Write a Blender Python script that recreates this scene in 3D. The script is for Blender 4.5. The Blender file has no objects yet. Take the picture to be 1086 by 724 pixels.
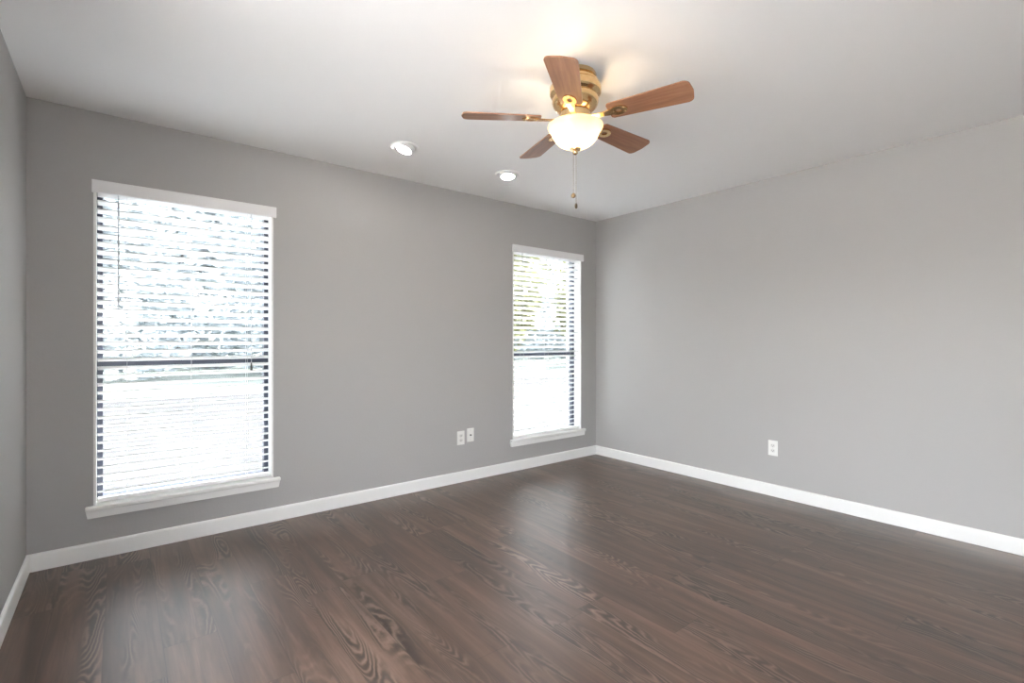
import bpy, bmesh, math, random
from mathutils import Vector, Matrix
random.seed(7)
PI = math.pi
SC = bpy.context.scene
COL = SC.collection

# ------------------------------------------------------------------ camera
H = 2.44                       # room height
EYE = 1.19
XL, XR, YF, YN = -0.376, 3.928, 3.54, -0.40      # left, right, far (window) and near wall faces
F_PX, W_PX = 525.6, 1086.0
cam_d = bpy.data.cameras.new('camera')
cam_d.sensor_width = 36.0
cam_d.lens = 36.0 * F_PX / W_PX
cam_d.shift_y = -1.0 / W_PX
cam_d.clip_start = 0.02
cam_d.clip_end = 500
cam = bpy.data.objects.new('camera', cam_d)
COL.objects.link(cam)
cam.location = (0, 0, EYE)
cam.rotation_euler = (PI / 2, 0, -math.radians(38.36))
SC.camera = cam

# ------------------------------------------------------------------ light and exposure
EXPOSURE = 3.8
SKY = 0.55
SUN = 2.0
BULB = 11.0
SPOT = 7.0
SC.view_settings.view_transform = 'Standard'
SC.view_settings.look = 'None'
SC.view_settings.gamma = 1.0
SC.view_settings.use_curve_mapping = False
SC.view_settings.exposure = EXPOSURE

world = bpy.data.worlds.new('sky')
SC.world = world
world.use_nodes = True
wn = world.node_tree
wn.nodes.clear()
sky = wn.nodes.new('ShaderNodeTexSky')
sky.sky_type = 'NISHITA'
sky.sun_disc = False
sky.sun_elevation = math.radians(52)
sky.sun_rotation = math.radians(75)
sky.dust_density = 3.0
haze = wn.nodes.new('ShaderNodeHueSaturation')
haze.inputs['Saturation'].default_value = 0.18
bg = wn.nodes.new('ShaderNodeBackground')
bg.inputs['Strength'].default_value = SKY
wo = wn.nodes.new('ShaderNodeOutputWorld')
wn.links.new(sky.outputs[0], haze.inputs['Color'])
warm = wn.nodes.new('ShaderNodeMix'); warm.data_type = 'RGBA'; warm.blend_type = 'MULTIPLY'
warm.inputs[0].default_value = 1.0
warm.inputs[7].default_value = (0.995, 0.99, 0.995, 1)
wn.links.new(haze.outputs[0], warm.inputs[6])
wn.links.new(warm.outputs[2], bg.inputs[0])
wn.links.new(bg.outputs[0], wo.inputs[0])

sun_d = bpy.data.lights.new('sun', 'SUN')
sun_d.energy = SUN
sun_d.angle = math.radians(0.6)
sun_d.color = (1.0, 0.96, 0.90)
sun = bpy.data.objects.new('sun', sun_d)
COL.objects.link(sun)
_az, _el = math.radians(14), math.radians(52)
_to = Vector((math.cos(_az) * math.cos(_el), math.sin(_az) * math.cos(_el), math.sin(_el)))
sun.rotation_euler = _to.to_track_quat('Z', 'Y').to_euler()
sun.location = (20, 8, 30)

cy = SC.cycles
cy.use_denoising = True
cy.max_bounces = 14
cy.diffuse_bounces = 8
cy.glossy_bounces = 4
cy.transmission_bounces = 8
cy.transparent_max_bounces = 12
cy.sample_clamp_indirect = 12.0
cy.caustics_reflective = False
cy.caustics_refractive = False

# ------------------------------------------------------------------ materials
def mat(name, color, rough=0.5, metal=0.0, spec=0.5):
    m = bpy.data.materials.new(name)
    m.use_nodes = True
    b = m.node_tree.nodes['Principled BSDF']
    b.inputs['Base Color'].default_value = (*color, 1)
    b.inputs['Roughness'].default_value = rough
    b.inputs['Metallic'].default_value = metal
    b.inputs['Specular IOR Level'].default_value = spec
    return m

class NT:
    """small wrapper for writing node networks"""
    def __init__(self, m):
        self.t = m.node_tree
        self.b = self.t.nodes['Principled BSDF']
    def n(self, kind, **kw):
        nd = self.t.nodes.new(kind)
        for k, v in kw.items():
            setattr(nd, k, v)
        return nd
    def put(self, sock, v):
        if hasattr(v, 'links'):
            self.t.links.new(v, sock)
        else:
            sock.default_value = v
    def math(self, op, a, b=0.0, c=0.0):
        nd = self.n('ShaderNodeMath', operation=op)
        self.put(nd.inputs[0], a); self.put(nd.inputs[1], b); self.put(nd.inputs[2], c)
        return nd.outputs[0]
    def noise(self, vec, scale, detail=2.0, rough=0.5, dist=0.0):
        nd = self.n('ShaderNodeTexNoise')
        if vec is not None:
            self.put(nd.inputs['Vector'], vec)
        nd.inputs['Scale'].default_value = scale
        nd.inputs['Detail'].default_value = detail
        nd.inputs['Roughness'].default_value = rough
        nd.inputs['Distortion'].default_value = dist
        return nd.outputs['Fac']
    def ramp(self, fac, stops):
        nd = self.n('ShaderNodeValToRGB')
        self.put(nd.inputs[0], fac)
        e = nd.color_ramp.elements
        while len(e) < len(stops):
            e.new(0.5)
        for el, (p, c) in zip(e, stops):
            el.position = p
            el.color = (*c, 1)
        return nd.outputs[0]
    def mixc(self, fac, a, b, mode='MIX'):
        nd = self.n('ShaderNodeMix', data_type='RGBA', blend_type=mode)
        self.put(nd.inputs[0], fac)
        self.put(nd.inputs[6], a if hasattr(a, 'links') else (*a, 1))
        self.put(nd.inputs[7], b if hasattr(b, 'links') else (*b, 1))
        return nd.outputs[2]
    def comb(self, x, y, z):
        nd = self.n('ShaderNodeCombineXYZ')
        for i, v in enumerate((x, y, z)):
            self.put(nd.inputs[i], v)
        return nd.outputs[0]
    def bump(self, height, strength, dist=0.001):
        nd = self.n('ShaderNodeBump')
        nd.inputs['Strength'].default_value = strength
        nd.inputs['Distance'].default_value = dist
        self.put(nd.inputs['Height'], height)
        self.t.links.new(nd.outputs[0], self.b.inputs['Normal'])
    def obj(self):
        return self.n('ShaderNodeTexCoord').outputs['Object']

def paint(name, color, rough, bump, scale):
    m = mat(name, color, rough, spec=0.35)
    k = NT(m)
    v = k.obj()
    n1 = k.noise(v, scale, 3.0, 0.55)
    n2 = k.noise(v, 2.2, 2.0)
    c = k.mixc(k.math('MULTIPLY', n2, 0.35), color, tuple(x * 0.93 for x in color))
    k.t.links.new(c, k.b.inputs['Base Color'])
    k.bump(n1, bump, 0.002)
    return m

M_WALL = paint('grey_wall_paint', (0.41, 0.402, 0.392), 0.55, 0.28, 70)
M_CEIL = paint('white_ceiling_paint', (0.87, 0.868, 0.862), 0.7, 0.15, 60)
M_TRIM = mat('white_trim_paint', (0.82, 0.82, 0.80), 0.35)
M_BLIND = mat('white_slat_vinyl', (0.90, 0.90, 0.89), 0.42)
M_VAL = mat('white_valance_vinyl', (0.80, 0.80, 0.80), 0.45)
M_CORD = mat('grey_cord', (0.55, 0.55, 0.55), 0.8)
M_WAND = mat('clear_grey_wand', (0.35, 0.36, 0.37), 0.25)
M_TASSEL = mat('dark_tassel', (0.03, 0.028, 0.025), 0.5)
M_BRONZE = mat('dark_bronze_aluminium', (0.030, 0.036, 0.055), 0.35)
M_PLATE = mat('white_plate_plastic', (0.80, 0.80, 0.77), 0.35)
M_FACE = mat('white_socket_plastic', (0.70, 0.70, 0.67), 0.4)
M_SLOT = mat('dark_slot', (0.02, 0.02, 0.02), 0.6)
M_METAL = mat('steel', (0.6, 0.6, 0.6), 0.3, 1.0)
M_CHAIN = mat('dull_brass_chain', (0.30, 0.25, 0.18), 0.4, 1.0)
M_LIGHTTRIM = mat('white_enamel_trim', (0.82, 0.82, 0.81), 0.4)

def brass():
    m = mat('antique_brass', (0.72, 0.50, 0.24), 0.2, 1.0)
    k = NT(m)
    v = k.obj()
    n = k.noise(v, 35, 3.0)
    c = k.ramp(n, [(0.3, (0.74, 0.50, 0.25)), (0.7, (0.84, 0.60, 0.32))])
    k.t.links.new(c, k.b.inputs['Base Color'])
    return m
M_BRASS = brass()

def blade_wood():
    m = mat('brown_blade_wood', (0.35, 0.17, 0.09), 0.38)
    k = NT(m)
    v = k.obj()
    mp = k.n('ShaderNodeMapping')
    mp.inputs['Scale'].default_value = (3.0, 45.0, 10.0)
    k.t.links.new(v, mp.inputs[0])
    n = k.noise(mp.outputs[0], 1.0, 5.0, 0.6, 0.6)
    c = k.ramp(n, [(0.25, (0.20, 0.088, 0.045)), (0.5, (0.30, 0.140, 0.075)), (0.75, (0.38, 0.195, 0.11))])
    k.t.links.new(c, k.b.inputs['Base Color'])
    k.bump(n, 0.08, 0.001)
    return m
M_BLADE = blade_wood()

def floor_wood():
    m = mat('brown_vinyl_plank', (0.2, 0.13, 0.1), 0.3, spec=1.0)
    k = NT(m)
    v = k.obj()
    sx = k.n('ShaderNodeSeparateXYZ')
    k.t.links.new(v, sx.inputs[0])
    X, Y = sx.outputs[0], sx.outputs[1]
    PW, PL = 0.182, 1.22
    u = k.math('DIVIDE', k.math('ADD', X, 0.05), PW)
    iu = k.math('FLOOR', u)
    wn1 = k.n('ShaderNodeTexWhiteNoise', noise_dimensions='1D')
    k.t.links.new(iu, wn1.inputs['W'])
    w = k.math('ADD', k.math('DIVIDE', Y, PL), k.math('MULTIPLY', wn1.outputs[0], 7.3))
    iw = k.math('FLOOR', w)
    wn2 = k.n('ShaderNodeTexWhiteNoise', noise_dimensions='2D')
    k.t.links.new(k.comb(iu, iw, 0.0), wn2.inputs['Vector'])
    rnd = wn2.outputs[0]
    off = k.math('MULTIPLY', rnd, 60.0)
    fu, fw = k.math('FRACT', u), k.math('FRACT', w)
    # cathedral figure: contour lines of a field stretched along the plank
    cv = k.comb(k.math('ADD', k.math('MULTIPLY', X, 8.0), off), k.math('MULTIPLY', Y, 1.15), off)
    field = k.noise(cv, 1.0, 1.5, 0.4, 0.25)
    wig = k.noise(k.comb(k.math('MULTIPLY', X, 40.0), k.math('MULTIPLY', Y, 22.0), off), 1.0, 2.0)
    ph = k.math('ADD', k.math('MULTIPLY', field, 150.0), k.math('MULTIPLY', wig, 4.2))
    band = k.math('ADD', k.math('MULTIPLY', k.math('SINE', ph), 0.5), 0.5)
    # where the figure is strong
    maskn = k.noise(k.comb(k.math('ADD', k.math('MULTIPLY', X, 9.0), off), k.math('MULTIPLY', Y, 1.0), k.math('MULTIPLY', off, 2.0)), 1.0, 2.0)
    mr = k.n('ShaderNodeMapRange', interpolation_type='SMOOTHSTEP')
    k.t.links.new(maskn, mr.inputs[0])
    mr.inputs[1].default_value = 0.47; mr.inputs[2].default_value = 0.66
    mask = mr.outputs[0]
    # fine straight grain
    gv = k.comb(k.math('ADD', k.math('MULTIPLY', X, 130.0), off), k.math('MULTIPLY', Y, 5.0), off)
    grain = k.noise(gv, 1.0, 4.0, 0.6, 0.3)
    tone = k.noise(k.comb(k.math('ADD', k.math('MULTIPLY', X, 16.0), off), k.math('MULTIPLY', Y, 1.3), off), 1.0, 3.0, 0.55, 0.4)
    base = k.ramp(tone, [(0.25, (0.046, 0.026, 0.018)), (0.5, (0.122, 0.070, 0.047)), (0.76, (0.235, 0.150, 0.108))])
    base = k.mixc(k.math('MULTIPLY', grain, 0.75), base, (0.042, 0.026, 0.019))
    dark = k.mixc(k.math('MULTIPLY', k.math('SUBTRACT', 1.0, band), k.math('MULTIPLY', mask, 0.95)), base, (0.030, 0.019, 0.014))
    lite = k.mixc(k.math('MULTIPLY', k.math('POWER', band, 3.0), k.math('MULTIPLY', mask, 0.38)), dark, (0.27, 0.195, 0.15))
    val = k.math('ADD', 0.85, k.math('MULTIPLY', rnd, 0.45))
    hsv = k.n('ShaderNodeHueSaturation')
    k.put(hsv.inputs['Value'], val)
    k.put(hsv.inputs['Color'], lite)
    # plank seams
    eu = k.math('MULTIPLY', k.math('MINIMUM', fu, k.math('SUBTRACT', 1.0, fu)), PW)
    ew = k.math('MULTIPLY', k.math('MINIMUM', fw, k.math('SUBTRACT', 1.0, fw)), PL)
    e = k.math('MINIMUM', eu, ew)
    sm = k.n('ShaderNodeMapRange')
    k.t.links.new(e, sm.inputs[0])
    sm.inputs[1].default_value = 0.0005; sm.inputs[2].default_value = 0.0022
    sm.inputs[3].default_value = 0.55; sm.inputs[4].default_value = 0.0
    c = k.mixc(sm.outputs[0], hsv.outputs[0], (0.02, 0.014, 0.01))
    k.t.links.new(c, k.b.inputs['Base Color'])
    rr = k.math('ADD', 0.32, k.math('MULTIPLY', tone, 0.06))
    k.t.links.new(rr, k.b.inputs['Roughness'])
    hgt = k.math('SUBTRACT', k.math('MULTIPLY', band, 0.15), sm.outputs[0])
    k.bump(hgt, 0.12, 0.0012)
    return m
M_FLOOR = floor_wood()

def glass_mat(name, tint):
    m = bpy.data.materials.new(name)
    m.use_nodes = True
    t = m.node_tree
    t.nodes.clear()
    tr = t.nodes.new('ShaderNodeBsdfTransparent')
    tr.inputs[0].default_value = (*tint, 1)
    gl = t.nodes.new('ShaderNodeBsdfGlossy')
    gl.inputs['Roughness'].default_value = 0.02
    lw = t.nodes.new('ShaderNodeLayerWeight')
    lw.inputs[0].default_value = 0.5
    pw = t.nodes.new('ShaderNodeMath'); pw.operation = 'POWER'; pw.inputs[1].default_value = 5.0
    t.links.new(lw.outputs['Facing'], pw.inputs[0])
    fr = t.nodes.new('ShaderNodeMapRange')
    fr.inputs[3].default_value = 0.04; fr.inputs[4].default_value = 0.9
    t.links.new(pw.outputs[0], fr.inputs[0])
    mx = t.nodes.new('ShaderNodeMixShader')
    o = t.nodes.new('ShaderNodeOutputMaterial')
    t.links.new(fr.outputs[0], mx.inputs[0])
    t.links.new(tr.outputs[0], mx.inputs[1])
    t.links.new(gl.outputs[0], mx.inputs[2])
    t.links.new(mx.outputs[0], o.inputs[0])
    return m
M_GLASS = glass_mat('blue_grey_tinted_glass', (0.65, 0.67, 0.685))  # tint added to dim the daylight behind the blinds
M_CLEAR = glass_mat('clear_fill_glass', (0.96, 0.96, 0.955))  # panes of the added fill-light windows

def shade_mat():
    m = bpy.data.materials.new('frosted_amber_glass')
    m.use_nodes = True
    t = m.node_tree
    t.nodes.clear()
    tr = t.nodes.new('ShaderNodeBsdfTranslucent')
    tr.inputs[0].default_value = (0.86, 0.76, 0.58, 1)
    df = t.nodes.new('ShaderNodeBsdfDiffuse')
    df.inputs[0].default_value = (0.75, 0.62, 0.42, 1)
    gl = t.nodes.new('ShaderNodeBsdfGlossy')
    gl.inputs['Roughness'].default_value = 0.15
    nz = t.nodes.new('ShaderNodeTexNoise')
    nz.inputs['Scale'].default_value = 18
    nz.inputs['Detail'].default_value = 3
    rp = t.nodes.new('ShaderNodeMapRange')
    rp.inputs[3].default_value = 0.25; rp.inputs[4].default_value = 0.5
    t.links.new(nz.outputs['Fac'], rp.inputs[0])
    m1 = t.nodes.new('ShaderNodeMixShader')
    t.links.new(rp.outputs[0], m1.inputs[0])
    t.links.new(tr.outputs[0], m1.inputs[1]); t.links.new(df.outputs[0], m1.inputs[2])
    m2 = t.nodes.new('ShaderNodeMixShader')
    m2.inputs[0].default_value = 0.05
    o = t.nodes.new('ShaderNodeOutputMaterial')
    t.links.new(m1.outputs[0], m2.inputs[1]); t.links.new(gl.outputs[0], m2.inputs[2])
    t.links.new(m2.outputs[0], o.inputs[0])
    return m
M_SHADE = shade_mat()

def emit(name, color, strength):
    m = bpy.data.materials.new(name)
    m.use_nodes = True
    b = m.node_tree.nodes['Principled BSDF']
    b.inputs['Base Color'].default_value = (*color, 1)
    b.inputs['Emission Color'].default_value = (*color, 1)
    b.inputs['Emission Strength'].default_value = strength
    return m
M_BULB = emit('glowing_bulb', (1.0, 0.84, 0.60), BULB)
M_LED = emit('glowing_led_face', (1.0, 0.97, 0.92), SPOT)

def leaf_mat(name, a, b):
    m = mat(name, a, 0.5, spec=0.4)
    k = NT(m)
    v = k.obj()
    n = k.noise(v, 2.0, 4.0, 0.7)
    c = k.ramp(n, [(0.3, a), (0.7, b)])
    k.t.links.new(c, k.b.inputs['Base Color'])
    return m
M_LEAF_PALE = leaf_mat('hazed_leaves', (0.20, 0.230, 0.235), (0.42, 0.455, 0.465))  # distance haze put into the leaf colour as pale grey-blue
M_LEAF_YELLOW = leaf_mat('yellow_green_leaves', (0.14, 0.145, 0.05), (0.32, 0.31, 0.14))
M_BARK = mat('grey_bark', (0.05, 0.042, 0.035), 0.9)

def ground_mat(name, a, b, scale, rough=0.9):
    m = mat(name, a, rough)
    k = NT(m)
    v = k.obj()
    n = k.noise(v, scale, 5.0, 0.6)
    c = k.ramp(n, [(0.3, a), (0.7, b)])
    k.t.links.new(c, k.b.inputs['Base Color'])
    return m
M_PAVE = ground_mat('dark_asphalt', (0.034, 0.0335, 0.032), (0.046, 0.045, 0.043), 1.5)  # dark asphalt, toned down so the ground behind the slats clips less
M_BOUNCE = ground_mat('pale_bounce_ground', (0.40, 0.39, 0.375), (0.48, 0.47, 0.455), 1.5)  # kept pale to bounce daylight onto the ceiling
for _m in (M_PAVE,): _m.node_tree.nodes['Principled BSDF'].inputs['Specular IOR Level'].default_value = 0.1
M_LAWN = ground_mat('shaded_lawn', (0.050, 0.062, 0.052), (0.085, 0.098, 0.080), 1.2)  # shade on the lawn strip put into its dull grey-green

# ------------------------------------------------------------------ mesh helpers
class MB:
    """collects shapes into one mesh"""
    def __init__(self):
        self.bm = bmesh.new()
    def box(self, a, b, mtx=None):
        x0, y0, z0 = a; x1, y1, z1 = b
        vs = [self.bm.verts.new(p) for p in ((x0,y0,z0),(x1,y0,z0),(x1,y1,z0),(x0,y1,z0),(x0,y0,z1),(x1,y0,z1),(x1,y1,z1),(x0,y1,z1))]
        fs = [self.bm.faces.new([vs[i] for i in f]) for f in ((3,2,1,0),(4,5,6,7),(0,1,5,4),(1,2,6,5),(2,3,7,6),(3,0,4,7))]
        if mtx is not None:
            for v in vs: v.co = mtx @ v.co
        return vs, fs
    def rbox(self, a, b, r, seg=2, mtx=None):
        """box with rounded edges"""
        vs, fs = self.box(a, b)
        es = list({e for f in fs for e in f.edges})
        res = bmesh.ops.bevel(self.bm, geom=es, offset=r, segments=seg, profile=0.5, affect='EDGES', clamp_overlap=True)
        if mtx is not None:
            done = set()
            for f in res['faces']:
                for v in f.verts: done.add(v)
            for v in vs:
                if v.is_valid: done.add(v)
            for v in done: v.co = mtx @ v.co
    def prism(self, pts, frame):
        """pts: closed 2-D outline; frame(u, v, w) -> point, w in (0, 1)"""
        a = [self.bm.verts.new(frame(u, v, 0)) for u, v in pts]
        b = [self.bm.verts.new(frame(u, v, 1)) for u, v in pts]
        n = len(pts)
        self.bm.faces.new(a[::-1]); self.bm.faces.new(b)
        for i in range(n):
            self.bm.faces.new((a[i], a[(i+1) % n], b[(i+1) % n], b[i]))
    def lathe(self, prof, seg=48, mtx=None, caps=True):
        rings = []
        for r, z in prof:
            if r < 1e-6:
                rings.append([self.bm.verts.new((0, 0, z))])
            else:
                rings.append([self.bm.verts.new((r*math.cos(2*PI*i/seg), r*math.sin(2*PI*i/seg), z)) for i in range(seg)])
        for A, B in zip(rings, rings[1:]):
            for i in range(seg):
                j = (i+1) % seg
                if len(A) == 1 and len(B) == 1: continue
                if len(A) == 1: self.bm.faces.new((A[0], B[i], B[j]))
                elif len(B) == 1: self.bm.faces.new((A[i], B[0], A[j]))
                else: self.bm.faces.new((A[i], B[i], B[j], A[j]))
        if caps:
            for R in (rings[0], rings[-1]):
                if len(R) > 2: self.bm.faces.new(R)
        if mtx is not None:
            for R in rings:
                for v in R: v.co = mtx @ v.co
    def tube(self, pts, r, seg=8):
        pts = [Vector(p) for p in pts]
        rings = []
        for i, p in enumerate(pts):
            d = (pts[min(i+1, len(pts)-1)] - pts[max(i-1, 0)]).normalized()
            q = d.to_track_quat('Z', 'Y')
            rr = r[i] if isinstance(r, (list, tuple)) else r
            rings.append([self.bm.verts.new(p + q @ Vector((rr*math.cos(2*PI*k/seg), rr*math.sin(2*PI*k/seg), 0))) for k in range(seg)])
        for A, B in zip(rings, rings[1:]):
            for k in range(seg):
                self.bm.faces.new((A[k], A[(k+1) % seg], B[(k+1) % seg], B[k]))
        self.bm.faces.new(rings[0][::-1]); self.bm.faces.new(rings[-1])
    def ball(self, c, r, sub=2):
        bmesh.ops.create_icosphere(self.bm, subdivisions=sub, radius=r, matrix=Matrix.Translation(c))
    def build(self, name, material, parent=None, smooth=False, loc=(0, 0, 0)):
        bmesh.ops.recalc_face_normals(self.bm, faces=self.bm.faces[:])
        me = bpy.data.meshes.new(name)
        self.bm.to_mesh(me); self.bm.free()
        me.materials.append(material)
        o = bpy.data.objects.new(name, me)
        COL.objects.link(o)
        o.location = loc
        if parent is not None: o.parent = parent
        if smooth:
            for p in me.polygons: p.use_smooth = True
            md = o.modifiers.new('edges', 'EDGE_SPLIT'); md.split_angle = math.radians(40)
        return o

def struct(o):
    o['kind'] = 'structure'
    return o
def empty(name, loc=(0, 0, 0), rot=(0, 0, 0), parent=None):
    o = bpy.data.objects.new(name, None)
    COL.objects.link(o)
    o.location = loc; o.rotation_euler = rot; o.empty_display_size = 0.1
    if parent is not None: o.parent = parent
    return o
def tag(o, label, cat, group=None):
    o['label'] = label; o['category'] = cat
    if group: o['group'] = group
    return o
def children(o):
    return [c for c in bpy.data.objects if c.parent == o]
def copy_tree(o, parent=None):
    c = o.copy()
    COL.objects.link(c)
    if parent is not None: c.parent = parent
    for ch in children(o): copy_tree(ch, c)
    return c

# ------------------------------------------------------------------ room shell
T = 0.20
OPEN = [(-0.113, 0.795), (2.808, 3.706)]      # window openings, in x
ZS, ZT = 0.265, 2.055                         # bottom and top of the openings

m = MB(); m.box((XL-T, YN-T, -0.10), (XR+T, YF+T, 0)); struct(m.build('floor', M_FLOOR))
m = MB(); m.box((XL-T, YN-T, H), (XR+T, YF+T, H+0.15)); struct(m.build('ceiling', M_CEIL))
m = MB(); m.box((XR, YN, 0), (XR+T, YF, H)); struct(m.build('wall_right', M_WALL))
m = MB()
xs = [XL-T, OPEN[0][0], OPEN[0][1], OPEN[1][0], OPEN[1][1], XR+T]
def grid_wall(m, xs, zs, holes, y0, y1):
    """one welded wall with window holes"""
    nx, nz = len(xs)-1, len(zs)-1
    def solid(i, j): return (i, j) not in holes
    V = {}
    def vert(i, j, k):
        if (i, j, k) not in V: V[(i, j, k)] = m.bm.verts.new((xs[i], (y0, y1)[k], zs[j]))
        return V[(i, j, k)]
    for i in range(nx):
        for j in range(nz):
            if not solid(i, j): continue
            m.bm.faces.new([vert(i, j, 0), vert(i+1, j, 0), vert(i+1, j+1, 0), vert(i, j+1, 0)])
            m.bm.faces.new([vert(i, j, 1), vert(i, j+1, 1), vert(i+1, j+1, 1), vert(i+1, j, 1)])
            for di, dj, e in ((-1, 0, ((i, j), (i, j+1))), (1, 0, ((i+1, j), (i+1, j+1))), (0, -1, ((i, j), (i+1, j))), (0, 1, ((i, j+1), (i+1, j+1)))):
                a, b = i+di, j+dj
                if not (0 <= a < nx and 0 <= b < nz) or not solid(a, b):
                    (p, q), (r, s) = e
                    m.bm.faces.new([vert(p, q, 0), vert(r, s, 0), vert(r, s, 1), vert(p, q, 1)])
grid_wall(m, xs, [0, ZS, ZT, H], {(1, 1), (3, 1)}, YF, YF+T)
struct(m.build('wall_far', M_WALL))
NEAR = (-0.20, 0.22, 0.60, 2.055)             # added fill-light window, unseen, in the wall behind the camera
m = MB()
grid_wall(m, [XL-T, NEAR[0], NEAR[1], XR+T], [0, NEAR[2], NEAR[3], H], {(1, 1)}, YN-T, YN)
struct(m.build('wall_near', M_WALL))

SIDE = (-0.25, 1.55, 0.40, 2.10)              # added fill-light window, unseen, in the left wall beside the camera
m = MB()
grid_wall(m, [YN, SIDE[0], SIDE[1], YF], [0, SIDE[2], SIDE[3], H], {(1, 1)}, 0, T)
bmesh.ops.transform(m.bm, matrix=Matrix.Translation((XL, 0, 0)) @ Matrix.Rotation(PI/2, 4, 'Z'), verts=m.bm.verts[:])
struct(m.build('wall_left', M_WALL))

# baseboards: flat board with an eased top edge
BB = [(0, 0), (0.014, 0), (0.014, 0.078), (0.012, 0.086), (0.007, 0.090), (0, 0.090)]
def baseboard(name, frame):
    m = MB(); m.prism(BB, frame); struct(m.build(name, M_TRIM))
baseboard('baseboard_far', lambda u, v, w: (XL + w*(XR-XL), YF-u, v))
baseboard('baseboard_right', lambda u, v, w: (XR-u, YN + w*(YF-0.0141-YN), v))
baseboard('baseboard_left', lambda u, v, w: (XL+u, YN + w*(YF-0.0141-YN), v))
baseboard('baseboard_near', lambda u, v, w: (XL+0.0141 + w*(XR-XL-0.0282), YN+u, v))

# ------------------------------------------------------------------ windows
YG = YF + 0.09                                # face of the dark sash frame
def window(idx, x0, x1):
    w = struct(empty('window_%d' % idx, ((x0+x1)/2, YF, ZS)))
    ox, oy, oz = w.location
    def P(x, y, z): return (x-ox, y-oy, z-oz)
    def bx(m, a, b): m.box(P(*a), P(*b))
    L = 0.012
    m = MB()                                   # white liner of the opening
    bx(m, (x0, YF-0.002, ZS+0.025), (x0+L, YF+T, ZT))
    bx(m, (x1-L, YF-0.002, ZS+0.025), (x1, YF+T, ZT))
    bx(m, (x0+L, YF-0.002, ZT-L), (x1-L, YF+T, ZT))
    m.build('window_jamb', M_TRIM, w)
    a, b = x0+L, x1-L
    zb, zt, fw = ZS+0.025, ZT-L, 0.026
    zr = 1.045                                 # meeting rail
    m = MB()
    bx(m, (a, YG, zb), (a+fw, YG+0.05, zt)); bx(m, (b-fw, YG, zb), (b, YG+0.05, zt))
    bx(m, (a+fw, YG, zb), (b-fw, YG+0.05, zb+fw)); bx(m, (a+fw, YG, zt-fw), (b-fw, YG+0.05, zt))
    m.build('window_frame', M_BRONZE, w)
    m = MB(); bx(m, (a+fw, YG+0.002, zr), (b-fw, YG+0.04, zr+0.034)); m.build('meeting_rail', M_BRONZE, w)
    for za, zc, dy in ((zb+fw, zr, 0.014), (zr+0.034, zt-fw, 0.028)):
        m = MB(); bx(m, (a+fw, YG+dy, za), (b-fw, YG+dy+0.004, zc)); m.build('glass_pane', M_GLASS, w)
    # stool and apron
    m = MB()
    m.rbox(P(x0-0.034, YF-0.034, ZS), P(x1+0.038, YF-0.0005, ZS+0.026), 0.007, 3)
    bx(m, (x0, YF-0.002, ZS+0.001), (x1, YF+T, ZS+0.0255))
    m.build('window_sill', M_TRIM, w)
    m = MB()
    xa, xb = x0-0.032, x1+0.036
    m.prism([(xa, ZS), (xb, ZS), (xb-0.008, ZS-0.040), (xa+0.008, ZS-0.040)], lambda u, v, q: P(u, YF-0.0005-0.020*q, v))
    m.build('sill_apron', M_TRIM, w)
    return w
window(1, *OPEN[0])
window(2, *OPEN[1])

def fill_window(idx, loc, rotz, width, h):  # added windows out of view, letting in fill daylight
    w = struct(empty('window_%d' % idx, loc, (0, 0, rotz)))
    hw, f = width/2, 0.05
    m = MB()
    m.box((-hw, -0.14, 0), (-hw+f, -0.08, h)); m.box((hw-f, -0.14, 0), (hw, -0.08, h))
    m.box((-hw+f, -0.14, 0), (hw-f, -0.08, f)); m.box((-hw+f, -0.14, h-f), (hw-f, -0.08, h))
    m.box((-0.02, -0.14, f), (0.02, -0.08, h-f))
    m.build('window_frame', M_BRONZE, w)
    for a, b in ((-hw+f, -0.02), (0.02, hw-f)):
        m = MB(); m.box((a, -0.113, f), (b, -0.109, h-f)); m.build('glass_pane', M_CLEAR, w)
    m = MB(); m.rbox((-hw-0.03, 0.0005, -0.026), (hw+0.03, 0.034, 0.0), 0.007, 3); m.build('window_sill', M_TRIM, w)
fill_window(3, (XL, (SIDE[0]+SIDE[1])/2, SIDE[2]), -PI/2, SIDE[1]-SIDE[0], SIDE[3]-SIDE[2])
fill_window(4, ((NEAR[0]+NEAR[1])/2, YN, NEAR[2]), 0, NEAR[1]-NEAR[0], NEAR[3]-NEAR[2])

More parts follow.
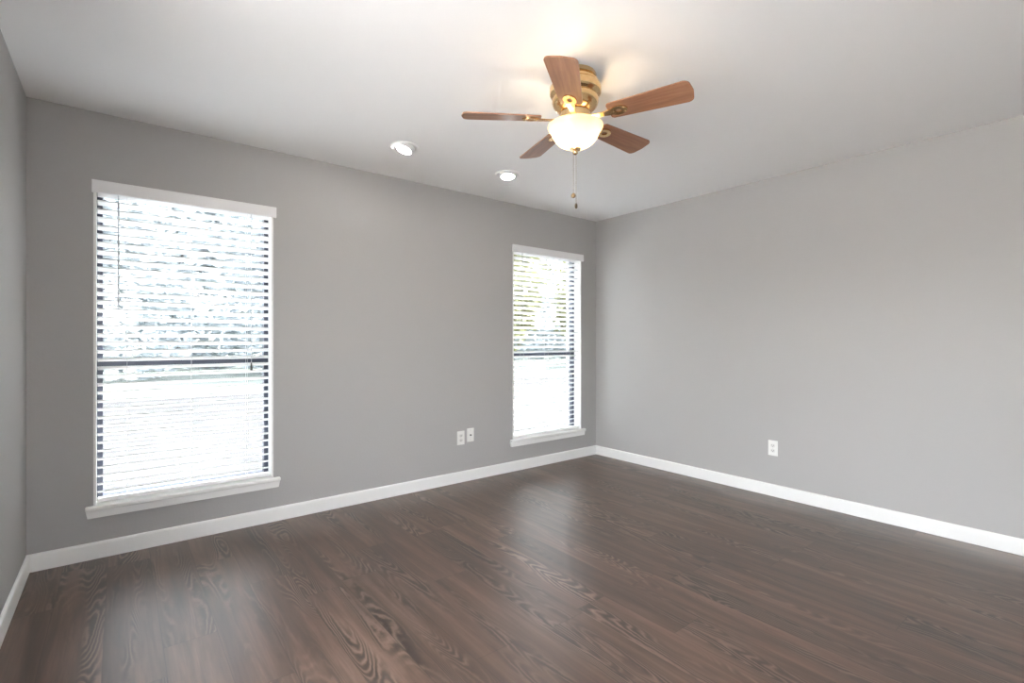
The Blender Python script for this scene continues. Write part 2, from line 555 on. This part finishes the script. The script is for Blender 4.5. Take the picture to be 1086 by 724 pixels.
# ------------------------------------------------------------------ blinds
PITCH, NSL, Z_TOP = 0.046, 37, 2.002
TILT = math.radians(19)
def blind(x0, x1, label, wand_dx, with_cord):
    xa, xb = x0+0.016, x1-0.016
    width = xb-xa
    root = empty('window_blind', ((x0+x1)/2, YF+0.045, ZS+0.0265))
    tag(root, label, 'blind', 'slatted blinds in the windows')
    ox, oy, oz = root.location
    # valance: moulded board standing proud of the wall, with short returns
    m = MB()
    va, vb = x0-0.006, x1+0.014
    prof = [(0, 1.998), (0.010, 1.998), (0.012, 2.004), (0.012, 2.058), (0.009, 2.066), (0, 2.066)]
    m.prism(prof, lambda u, v, q: (va + q*(vb-va) - ox, YF-0.010-u - oy, v - oz))
    for xx in (va, vb-0.008):
        m.box((xx-ox, YF-0.0101-oy, 1.998-oz), (xx+0.008-ox, YF-0.0026-oy, 2.066-oz))
    m.build('valance', M_VAL, root)
    m = MB(); m.box((xa-ox, YF+0.018-oy, 2.014-oz), (xb-ox, YF+0.072-oy, 2.0425-oz)); m.build('head_rail', M_VAL, root)
    # slats: shallow crowned boards, outer edge down
    m = MB()
    n = 5
    hw, th, crown = 0.025, 0.0050, 0.0012
    outline = []
    for i in range(n):
        s = -1 + 2*i/(n-1)
        outline.append((s*hw, crown*(1-s*s) + th/2))
    for i in range(n-1, -1, -1):
        s = -1 + 2*i/(n-1)
        outline.append((s*hw, crown*(1-s*s) - th/2))
    ct, st = math.cos(TILT), math.sin(TILT)
    for i in range(NSL):
        zc = Z_TOP - i*PITCH
        if i == NSL-1: zc += 0.003
        m.prism(outline, lambda u, v, q: (xa + q*width - ox, u*ct + v*st, zc - u*st + v*ct - oz))
    m.build('slats', M_BLIND, root)
    m = MB(); m.rbox((xa-ox, -0.025, 0.006), (xb-ox, 0.025, 0.026), 0.004, 2); m.build('bottom_rail', M_BLIND, root)
    for dx in (0.146, 0.456, 0.757):
        m = MB()
        for yy in (-0.0262, 0.0262):
            m.tube([(x0+dx-ox, yy, 0.02), (x0+dx-ox, yy, 2.02-oz)], 0.0008, 5)
        m.build('ladder_cord', M_CORD, root)
    m = MB()
    xw = x0 + wand_dx
    m.tube([(xw-ox, -0.034, 2.015-oz), (xw-ox, -0.034, 1.372-oz), (xw-ox, -0.034, 1.366-oz)], [0.0034, 0.0034, 0.002], 6)
    m.build('tilt_wand', M_WAND, root)
    if with_cord:
        xc = x0 + 0.779
        m = MB()
        for d in (-0.0012, 0.0012):
            m.tube([(xc+d-ox, -0.035, 2.015-oz), (xc+d-ox, -0.035, 1.035-oz)], 0.0009, 5)
        c = m.build('lift_cord', M_CORD, root)
        m = MB()
        m.lathe([(0.002, 0.050), (0.0045, 0.044), (0.0075, 0.012), (0.0075, 0.004), (0.005, 0)], 14, Matrix.Translation((xc-ox, -0.035, 0.998-oz)))
        m.build('tassel', M_TASSEL, c, True)
    return root
blind(*OPEN[0], 'wide white slatted blind on the left window, with dark cord tassel', 0.108, True)
blind(*OPEN[1], 'white slatted blind on the right window, beside the room corner', 0.125, False)

# ------------------------------------------------------------------ ceiling fan
FX, FY, FZ = 1.685, 1.648, H
fan = empty('ceiling_fan', (FX, FY, FZ))
tag(fan, 'brass ceiling fan with five brown wooden blades and lit glass bowl', 'ceiling fan')
def fz(z): return z - FZ
m = MB()
m.lathe([(0.088, 0), (0.096, 0), (0.099, -0.008), (0.099, -0.020), (0.093, -0.024), (0.095, -0.030), (0.107, -0.036), (0.108, -0.046), (0.103, -0.050)], 64)
m.build('canopy', M_BRASS, fan, True)
m = MB()
m.lathe([(0.100, -0.050), (0.116, -0.054), (0.1205, -0.062), (0.1205, -0.088), (0.116, -0.096), (0.107, -0.100), (0.104, -0.104),
         (0.108, -0.110), (0.109, -0.128), (0.103, -0.146), (0.090, -0.162), (0.074, -0.172), (0.066, -0.176)], 64)
m.build('motor_housing', M_BRASS, fan, True)
m = MB()
m.lathe([(0.060, -0.176), (0.070, -0.180), (0.070, -0.212), (0.050, -0.216)], 48)
m.build('flywheel', M_BRASS, fan, True)
m = MB()
m.lathe([(0.048, -0.216), (0.058, -0.219), (0.062, -0.228), (0.058, -0.236), (0.044, -0.240), (0.012, -0.242), (0.006, -0.246), (0.006, -0.349)], 48)
m.build('light_fitter', M_BRASS, fan, True)

ZB = 2.232
PITCHB = math.radians(12)
def blade(ang):
    # local frame: x outwards, y counter-clockwise edge (the lower one), z up
    mtx = Matrix.Rotation(ang, 4, 'Z') @ Matrix.Translation((0, 0, fz(ZB))) @ Matrix.Rotation(-PITCHB, 4, 'X')
    r0, r1, w0, w1, t = 0.165, 0.531, 0.052, 0.067, 0.0055
    pts = []
    def corner(cx, cy, r, a0, a1, n=6):
        for i in range(n+1):
            a = math.radians(a0 + (a1-a0)*i/n)
            pts.append((cx + r*math.cos(a), cy + r*math.sin(a)))
    corner(r0+0.016, -w0+0.016, 0.016, 185, 268)
    corner(r1-0.030, -w1+0.028, 0.028, 272, 352)
    pts.append((r1+0.004, 0.0))
    corner(r1-0.030, w1-0.028, 0.028, 8, 88)
    corner(r0+0.016, w0-0.016, 0.016, 92, 175)
    m = MB()
    m.prism(pts, lambda u, v, q: (u, v, (q-0.5)*t))
    bm = m.bm
    o = m.build('blade', M_BLADE, fan)
    o.matrix_local = mtx
    # blade iron under the blade: arm, open oval end plate and screws
    m = MB()
    za, zb_ = -t/2-0.0065, -t/2-0.0004
    N = 28
    cx0, rx, ry, hx, hy = 0.212, 0.040, 0.030, 0.017, 0.012
    lo = {}
    for lev, z in enumerate((za, zb_)):
        lo[lev] = ([m.bm.verts.new((cx0+rx*math.cos(2*PI*i/N), ry*math.sin(2*PI*i/N), z)) for i in range(N)],
                   [m.bm.verts.new((cx0+hx*math.cos(2*PI*i/N), hy*math.sin(2*PI*i/N), z)) for i in range(N)])
    for i in range(N):
        j = (i+1) % N
        (A, Bi), (C, D) = lo[0], lo[1]
        m.bm.faces.new((A[i], A[j], Bi[j], Bi[i])); m.bm.faces.new((C[i], D[i], D[j], C[j]))
        m.bm.faces.new((A[i], C[i], C[j], A[j])); m.bm.faces.new((Bi[i], Bi[j], D[j], D[i]))
    arm = [(0.062, -0.020), (0.085, -0.013), (0.130, -0.012), (0.178, -0.020), (0.178, 0.020), (0.130, 0.012), (0.085, 0.013), (0.062, 0.020)]
    m.prism(arm, lambda u, v, q: (u, v, za-0.001 + q*0.0058 + 0.004*max(0, (0.13-u)/0.07)))
    for sx, sy in ((0.240, 0.014), (0.240, -0.014), (0.188, 0.0)):
        m.lathe([(0, -0.003), (0.003, -0.0024), (0.0042, 0)], 10, Matrix.Translation((sx, sy, za)))
    m.build('blade_iron', M_BRASS, o, True)
    return o
for k in range(5):
    blade(math.radians(-141.7 + 72*k))

# frosted bowl: flared lip over a bell-shaped cup, 3 mm glass
prof_o = [(0.122, 0.004), (0.129, 0.000), (0.130, -0.006), (0.126, -0.014), (0.118, -0.024), (0.112, -0.036), (0.105, -0.050), (0.094, -0.066), (0.078, -0.082), (0.056, -0.095), (0.030, -0.102), (0.008, -0.104)]
zr = -0.240
m = MB()
inner = [(max(r-0.004, 0.006), z+0.003) for r, z in reversed(prof_o)]
m.lathe([(r, z+zr) for r, z in prof_o + inner] + [(prof_o[0][0], prof_o[0][1]+zr)], 64, caps=False)
m.build('glass_bowl', M_SHADE, fan, True)
m = MB()
m.lathe([(0.0, -0.350), (0.026, -0.3465), (0.024, -0.352), (0.012, -0.355), (0.010, -0.358), (0.013, -0.362), (0.012, -0.368), (0.006, -0.374), (0, -0.376)], 28)
m.build('finial', M_BRASS, fan, True)
for bx_, by_ in ((0.047, -0.030), (-0.045, 0.036)):
    m = MB()
    m.lathe([(0.0, -0.318), (0.010, -0.316), (0.017, -0.306), (0.019, -0.295), (0.016, -0.284), (0.010, -0.273), (0.009, -0.262)], 20, Matrix.Translation((bx_, by_, 0)))
    m.build('light_bulb', M_BULB, fan, True)
rx_, ry_ = 0.7841, -0.6206
for off, zend, kind in ((-0.009, 1.873, 'ball'), (0.004, 1.835, 'fob')):
    px, py = off*rx_, off*ry_
    m = MB()
    z = -0.366
    m.tube([(px, py, z), (px, py, fz(zend))], 0.0009, 6)
    zz = z
    while zz > fz(zend):
        m.ball((px, py, zz), 0.0017, 1); zz -= 0.008
    c = m.build('pull_chain', M_CHAIN, fan)
    m = MB()
    if kind == 'ball':
        m.lathe([(0, -0.0005), (0.004, 0.0), (0.0095, -0.005), (0.0115, -0.0115), (0.0095, -0.018), (0.004, -0.022), (0, -0.023)], 20, Matrix.Translation((px, py, fz(zend)+0.011)))
        m.build('chain_ball', mat('dull_brass_ball', (0.30, 0.22, 0.13), 0.4, 1.0), c, True)
    else:
        m.lathe([(0, 0.003), (0.003, 0.002), (0.006, -0.006), (0.0065, -0.016), (0.004, -0.022), (0, -0.0225)], 16, Matrix.Translation((px, py, fz(zend))))
        m.build('chain_fob', mat('dark_bronze_fob', (0.10, 0.075, 0.05), 0.45, 1.0), c, True)

# ------------------------------------------------------------------ recessed lights
def downlight(x, y, aim, label):
    root = empty('recessed_light', (x, y, H))
    tag(root, label, 'ceiling light', 'recessed ceiling lights')
    m = MB()
    m.lathe([(0.094, -0.0004), (0.094, -0.008), (0.090, -0.012), (0.078, -0.011), (0.070, -0.006), (0.066, -0.0004), (0.094, -0.0004)], 48, caps=False)
    m.build('trim_ring', M_LIGHTTRIM, root, True)
    q = Vector(aim).normalized().to_track_quat('-Z', 'Y').to_matrix().to_4x4()
    mt = Matrix.Translation((0, 0, 0.004)) @ q
    m = MB()
    m.lathe([(0.050, 0.0), (0.062, 0.0), (0.062, -0.010), (0.059, -0.026), (0.054, -0.030), (0.050, -0.030), (0.047, -0.026), (0.047, -0.02)], 40, mt)
    g = m.build('gimbal_head', M_LIGHTTRIM, root, True)
    m = MB()
    m.lathe([(0, -0.0285), (0.030, -0.028), (0.0465, -0.0265), (0.0465, -0.0215), (0, -0.021)], 36, mt)
    m.build('lamp_face', M_LED, g, True)
    return root
downlight(1.443, 2.935, (-0.36, 0.02, -1.0), 'small round recessed light in the ceiling, further from the fan')
downlight(2.281, 2.936, (-0.08, -0.16, -1.0), 'small round recessed light in the ceiling, just behind the fan')

# ------------------------------------------------------------------ wall plates (local: x along the wall, y out of the wall, z up)
def plate_base(root, w, h):
    m = MB()
    m.rbox((-w/2, 0.0002, -h/2), (w/2, 0.0065, h/2), 0.0035, 2)
    m.build('cover_plate', M_PLATE, root)
def screw(root, z):
    m = MB(); m.lathe([(0, 0.0016), (0.0026, 0.0012), (0.0034, 0)], 12, Matrix.Translation((0, 0.0064, z)) @ Matrix.Rotation(-PI/2, 4, 'X'))
    m.build('screw', M_METAL, root)
def outlet(loc, rotz, label, group=None):
    root = empty('wall_outlet', loc, (0, 0, rotz))
    tag(root, label, 'outlet', group)
    plate_base(root, 0.072, 0.116)
    for s in (1, -1):
        zc = 0.0195*s
        m = MB()
        pts = []
        for i in range(24):
            a = 2*PI*i/24
            pts.append((0.0172*math.cos(a), max(-0.0125, min(0.0125, 0.0172*math.sin(a)))))
        m.prism(pts, lambda u, v, q: (u, 0.0060 + 0.0018*q, zc+v))
        f = m.build('socket_face', M_FACE, root)
        m = MB()
        for sx, hh in ((-0.0064, 0.0042), (0.0064, 0.0034)):
            m.box((sx-0.0012, 0.0072, zc+0.002-hh+0.001), (sx+0.0012, 0.0082, zc+0.002+hh))
        m.lathe([(0.0026, -0.0003), (0.0026, 0.0006)], 12, Matrix.Translation((0, 0.0076, zc-0.0068)) @ Matrix.Rotation(-PI/2, 4, 'X'))
        m.build('socket_slots', M_SLOT, f)
    screw(root, 0)
    return root
outlet((2.250, YF, 0.371), PI, 'white power outlet with two sockets on the wall between the windows')
outlet((XR, 1.736, 0.367), PI/2, 'white power outlet alone low on the right wall')
root = empty('cable_jack', (2.346, YF, 0.385), (0, 0, PI))
tag(root, 'white cover plate with one round dark cable jack at its centre', 'wall jack')
plate_base(root, 0.070, 0.114)
m = MB(); m.lathe([(0.0065, 0), (0.0065, 0.003), (0.0048, 0.003), (0.0048, 0.010), (0.0030, 0.010), (0.0030, 0.002), (0, 0.002)], 18, Matrix.Translation((0, 0.0063, 0)) @ Matrix.Rotation(-PI/2, 4, 'X'), caps=False)
m.build('jack_socket', M_SLOT, root)
screw(root, 0.042); screw(root, -0.042)

# ------------------------------------------------------------------ outside
GZ = -0.16
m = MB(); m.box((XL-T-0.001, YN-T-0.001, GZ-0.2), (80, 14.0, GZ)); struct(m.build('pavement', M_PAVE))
m = MB(); m.box((-60, YN-T-0.001, GZ-0.2), (XL-T-0.001, 14.0, GZ)); m.box((-60, -60, GZ-0.2), (80, YN-T-0.001, GZ)); struct(m.build('bounce_ground', M_BOUNCE))  # unseen pale ground added to bounce daylight through the fill windows
m = MB(); m.box((-60, 14.0, GZ-0.2), (80, 110, GZ+0.01)); struct(m.build('lawn', M_LAWN))

def crown_mesh(name, material, seed, rx, rz, count, leaf):
    rnd = random.Random(seed)
    verts, faces = [], []
    blobs = [(0, 0, 0, 1.0)] + [(rnd.uniform(-.6, .6)*rx, rnd.uniform(-.6, .6)*rx, rnd.uniform(-.55, .6)*rz, rnd.uniform(.4, .7)) for _ in range(9)]
    for i in range(count):
        bx_, by_, bz_, s = rnd.choice(blobs)
        d = Vector((rnd.gauss(0, 1), rnd.gauss(0, 1), rnd.gauss(0, 1))).normalized() * rnd.uniform(0.55, 1.0) ** 0.6
        c = Vector((bx_ + d.x*rx*s, by_ + d.y*rx*s, bz_ + d.z*rz*s))
        q = Vector((rnd.gauss(0, 1), rnd.gauss(0, 1), rnd.gauss(0, 1))).normalized().to_track_quat('Z', 'Y')
        L = leaf * rnd.uniform(0.6, 1.3)
        k = len(verts)
        for p in ((-L, 0, 0), (0, -0.5*L, 0.12*L), (L, 0, 0), (0, 0.5*L, 0.12*L)):
            verts.append(c + q @ Vector(p))
        faces.append((k, k+1, k+2, k+3))
    me = bpy.data.meshes.new(name)
    me.from_pydata([tuple(v) for v in verts], [], faces)
    me.materials.append(material)
    return me
CROWN_PALE = crown_mesh('foliage', M_LEAF_PALE, 3, 3.6, 3.9, 16000, 0.15)
CROWN_YEL = crown_mesh('foliage', M_LEAF_YELLOW, 9, 3.4, 4.0, 16000, 0.15)
def tree(x, y, s, crown, label, group):
    root = empty('tree', (x, y, GZ+0.01), (0, 0, random.uniform(0, 6)))
    tag(root, label, 'tree', group)
    m = MB()
    m.tube([(0, 0, -0.01), (0.06*s, 0, 1.2*s), (0, 0.1*s, 2.4*s), (0.1*s, 0, 4.6*s)], [0.28*s, 0.2*s, 0.17*s, 0.06*s], 10)
    for k in range(5):
        a = k*1.26
        m.tube([(0, 0.1*s, (2.2+0.25*k)*s), (0.9*s*math.cos(a), 0.9*s*math.sin(a), (3.3+0.25*k)*s), (1.9*s*math.cos(a), 1.9*s*math.sin(a), (4.0+0.2*k)*s)], [0.10*s, 0.07*s, 0.03*s], 7)
    m.build('trunk', M_BARK, root)
    f = bpy.data.objects.new('foliage', crown)
    COL.objects.link(f)
    f.parent = root; f.location = (0, 0, 4.4*s); f.scale = (s, s, s)
    return root
for x, y in ((-9.6, 21), (-1.4, 22.5), (6.8, 21.5)):
    tree(x, y, 0.95, CROWN_PALE, 'haze-coloured grey tree outside, seen through the left blind', 'trees beyond the left window')
for x, y in ((14.0, 20.0), (21.4, 19.0), (28.8, 20.5)):
    tree(x, y, 0.95, CROWN_YEL, 'yellow-green tree outside, seen through the right blind', 'trees beyond the right window')
for i in range(7):
    tree(-24 + i*13.5, (42, 68)[i % 2], (2.0, 2.7)[i % 2], CROWN_PALE, 'hazy tall tree outside, far behind the hedge', 'tall trees behind the hedge')

# clipped hedge along the back of the lawn
rnd = random.Random(21)
verts, faces = [], []
x0, x1, hh, dd = -30.0, 62.0, 2.3, 0.7
for i in range(24000):
    a = rnd.random()
    c = Vector((rnd.uniform(x0, x1), rnd.uniform(-dd, dd), rnd.uniform(0.05, hh)))
    if a < 0.6: c.y = -dd + rnd.uniform(0, 0.15)
    elif a < 0.8: c.z = hh - rnd.uniform(0, 0.15)
    q = Vector((rnd.gauss(0, 1), rnd.gauss(0, 1), rnd.gauss(0, 1))).normalized().to_track_quat('Z', 'Y')
    L = 0.2 * rnd.uniform(0.6, 1.3)
    k = len(verts)
    for p in ((-L, 0, 0), (0, -0.5*L, 0.12*L), (L, 0, 0), (0, 0.5*L, 0.12*L)):
        verts.append(tuple(c + q @ Vector(p)))
    faces.append((k, k+1, k+2, k+3))
me = bpy.data.meshes.new('hedge')
me.from_pydata(verts, [], faces)
me.materials.append(M_LEAF_PALE)
o = bpy.data.objects.new('hedge', me)
COL.objects.link(o)
o.location = (0, 27.5, GZ+0.01)
tag(o, 'long low hedge outside along the back of the lawn', 'hedge')
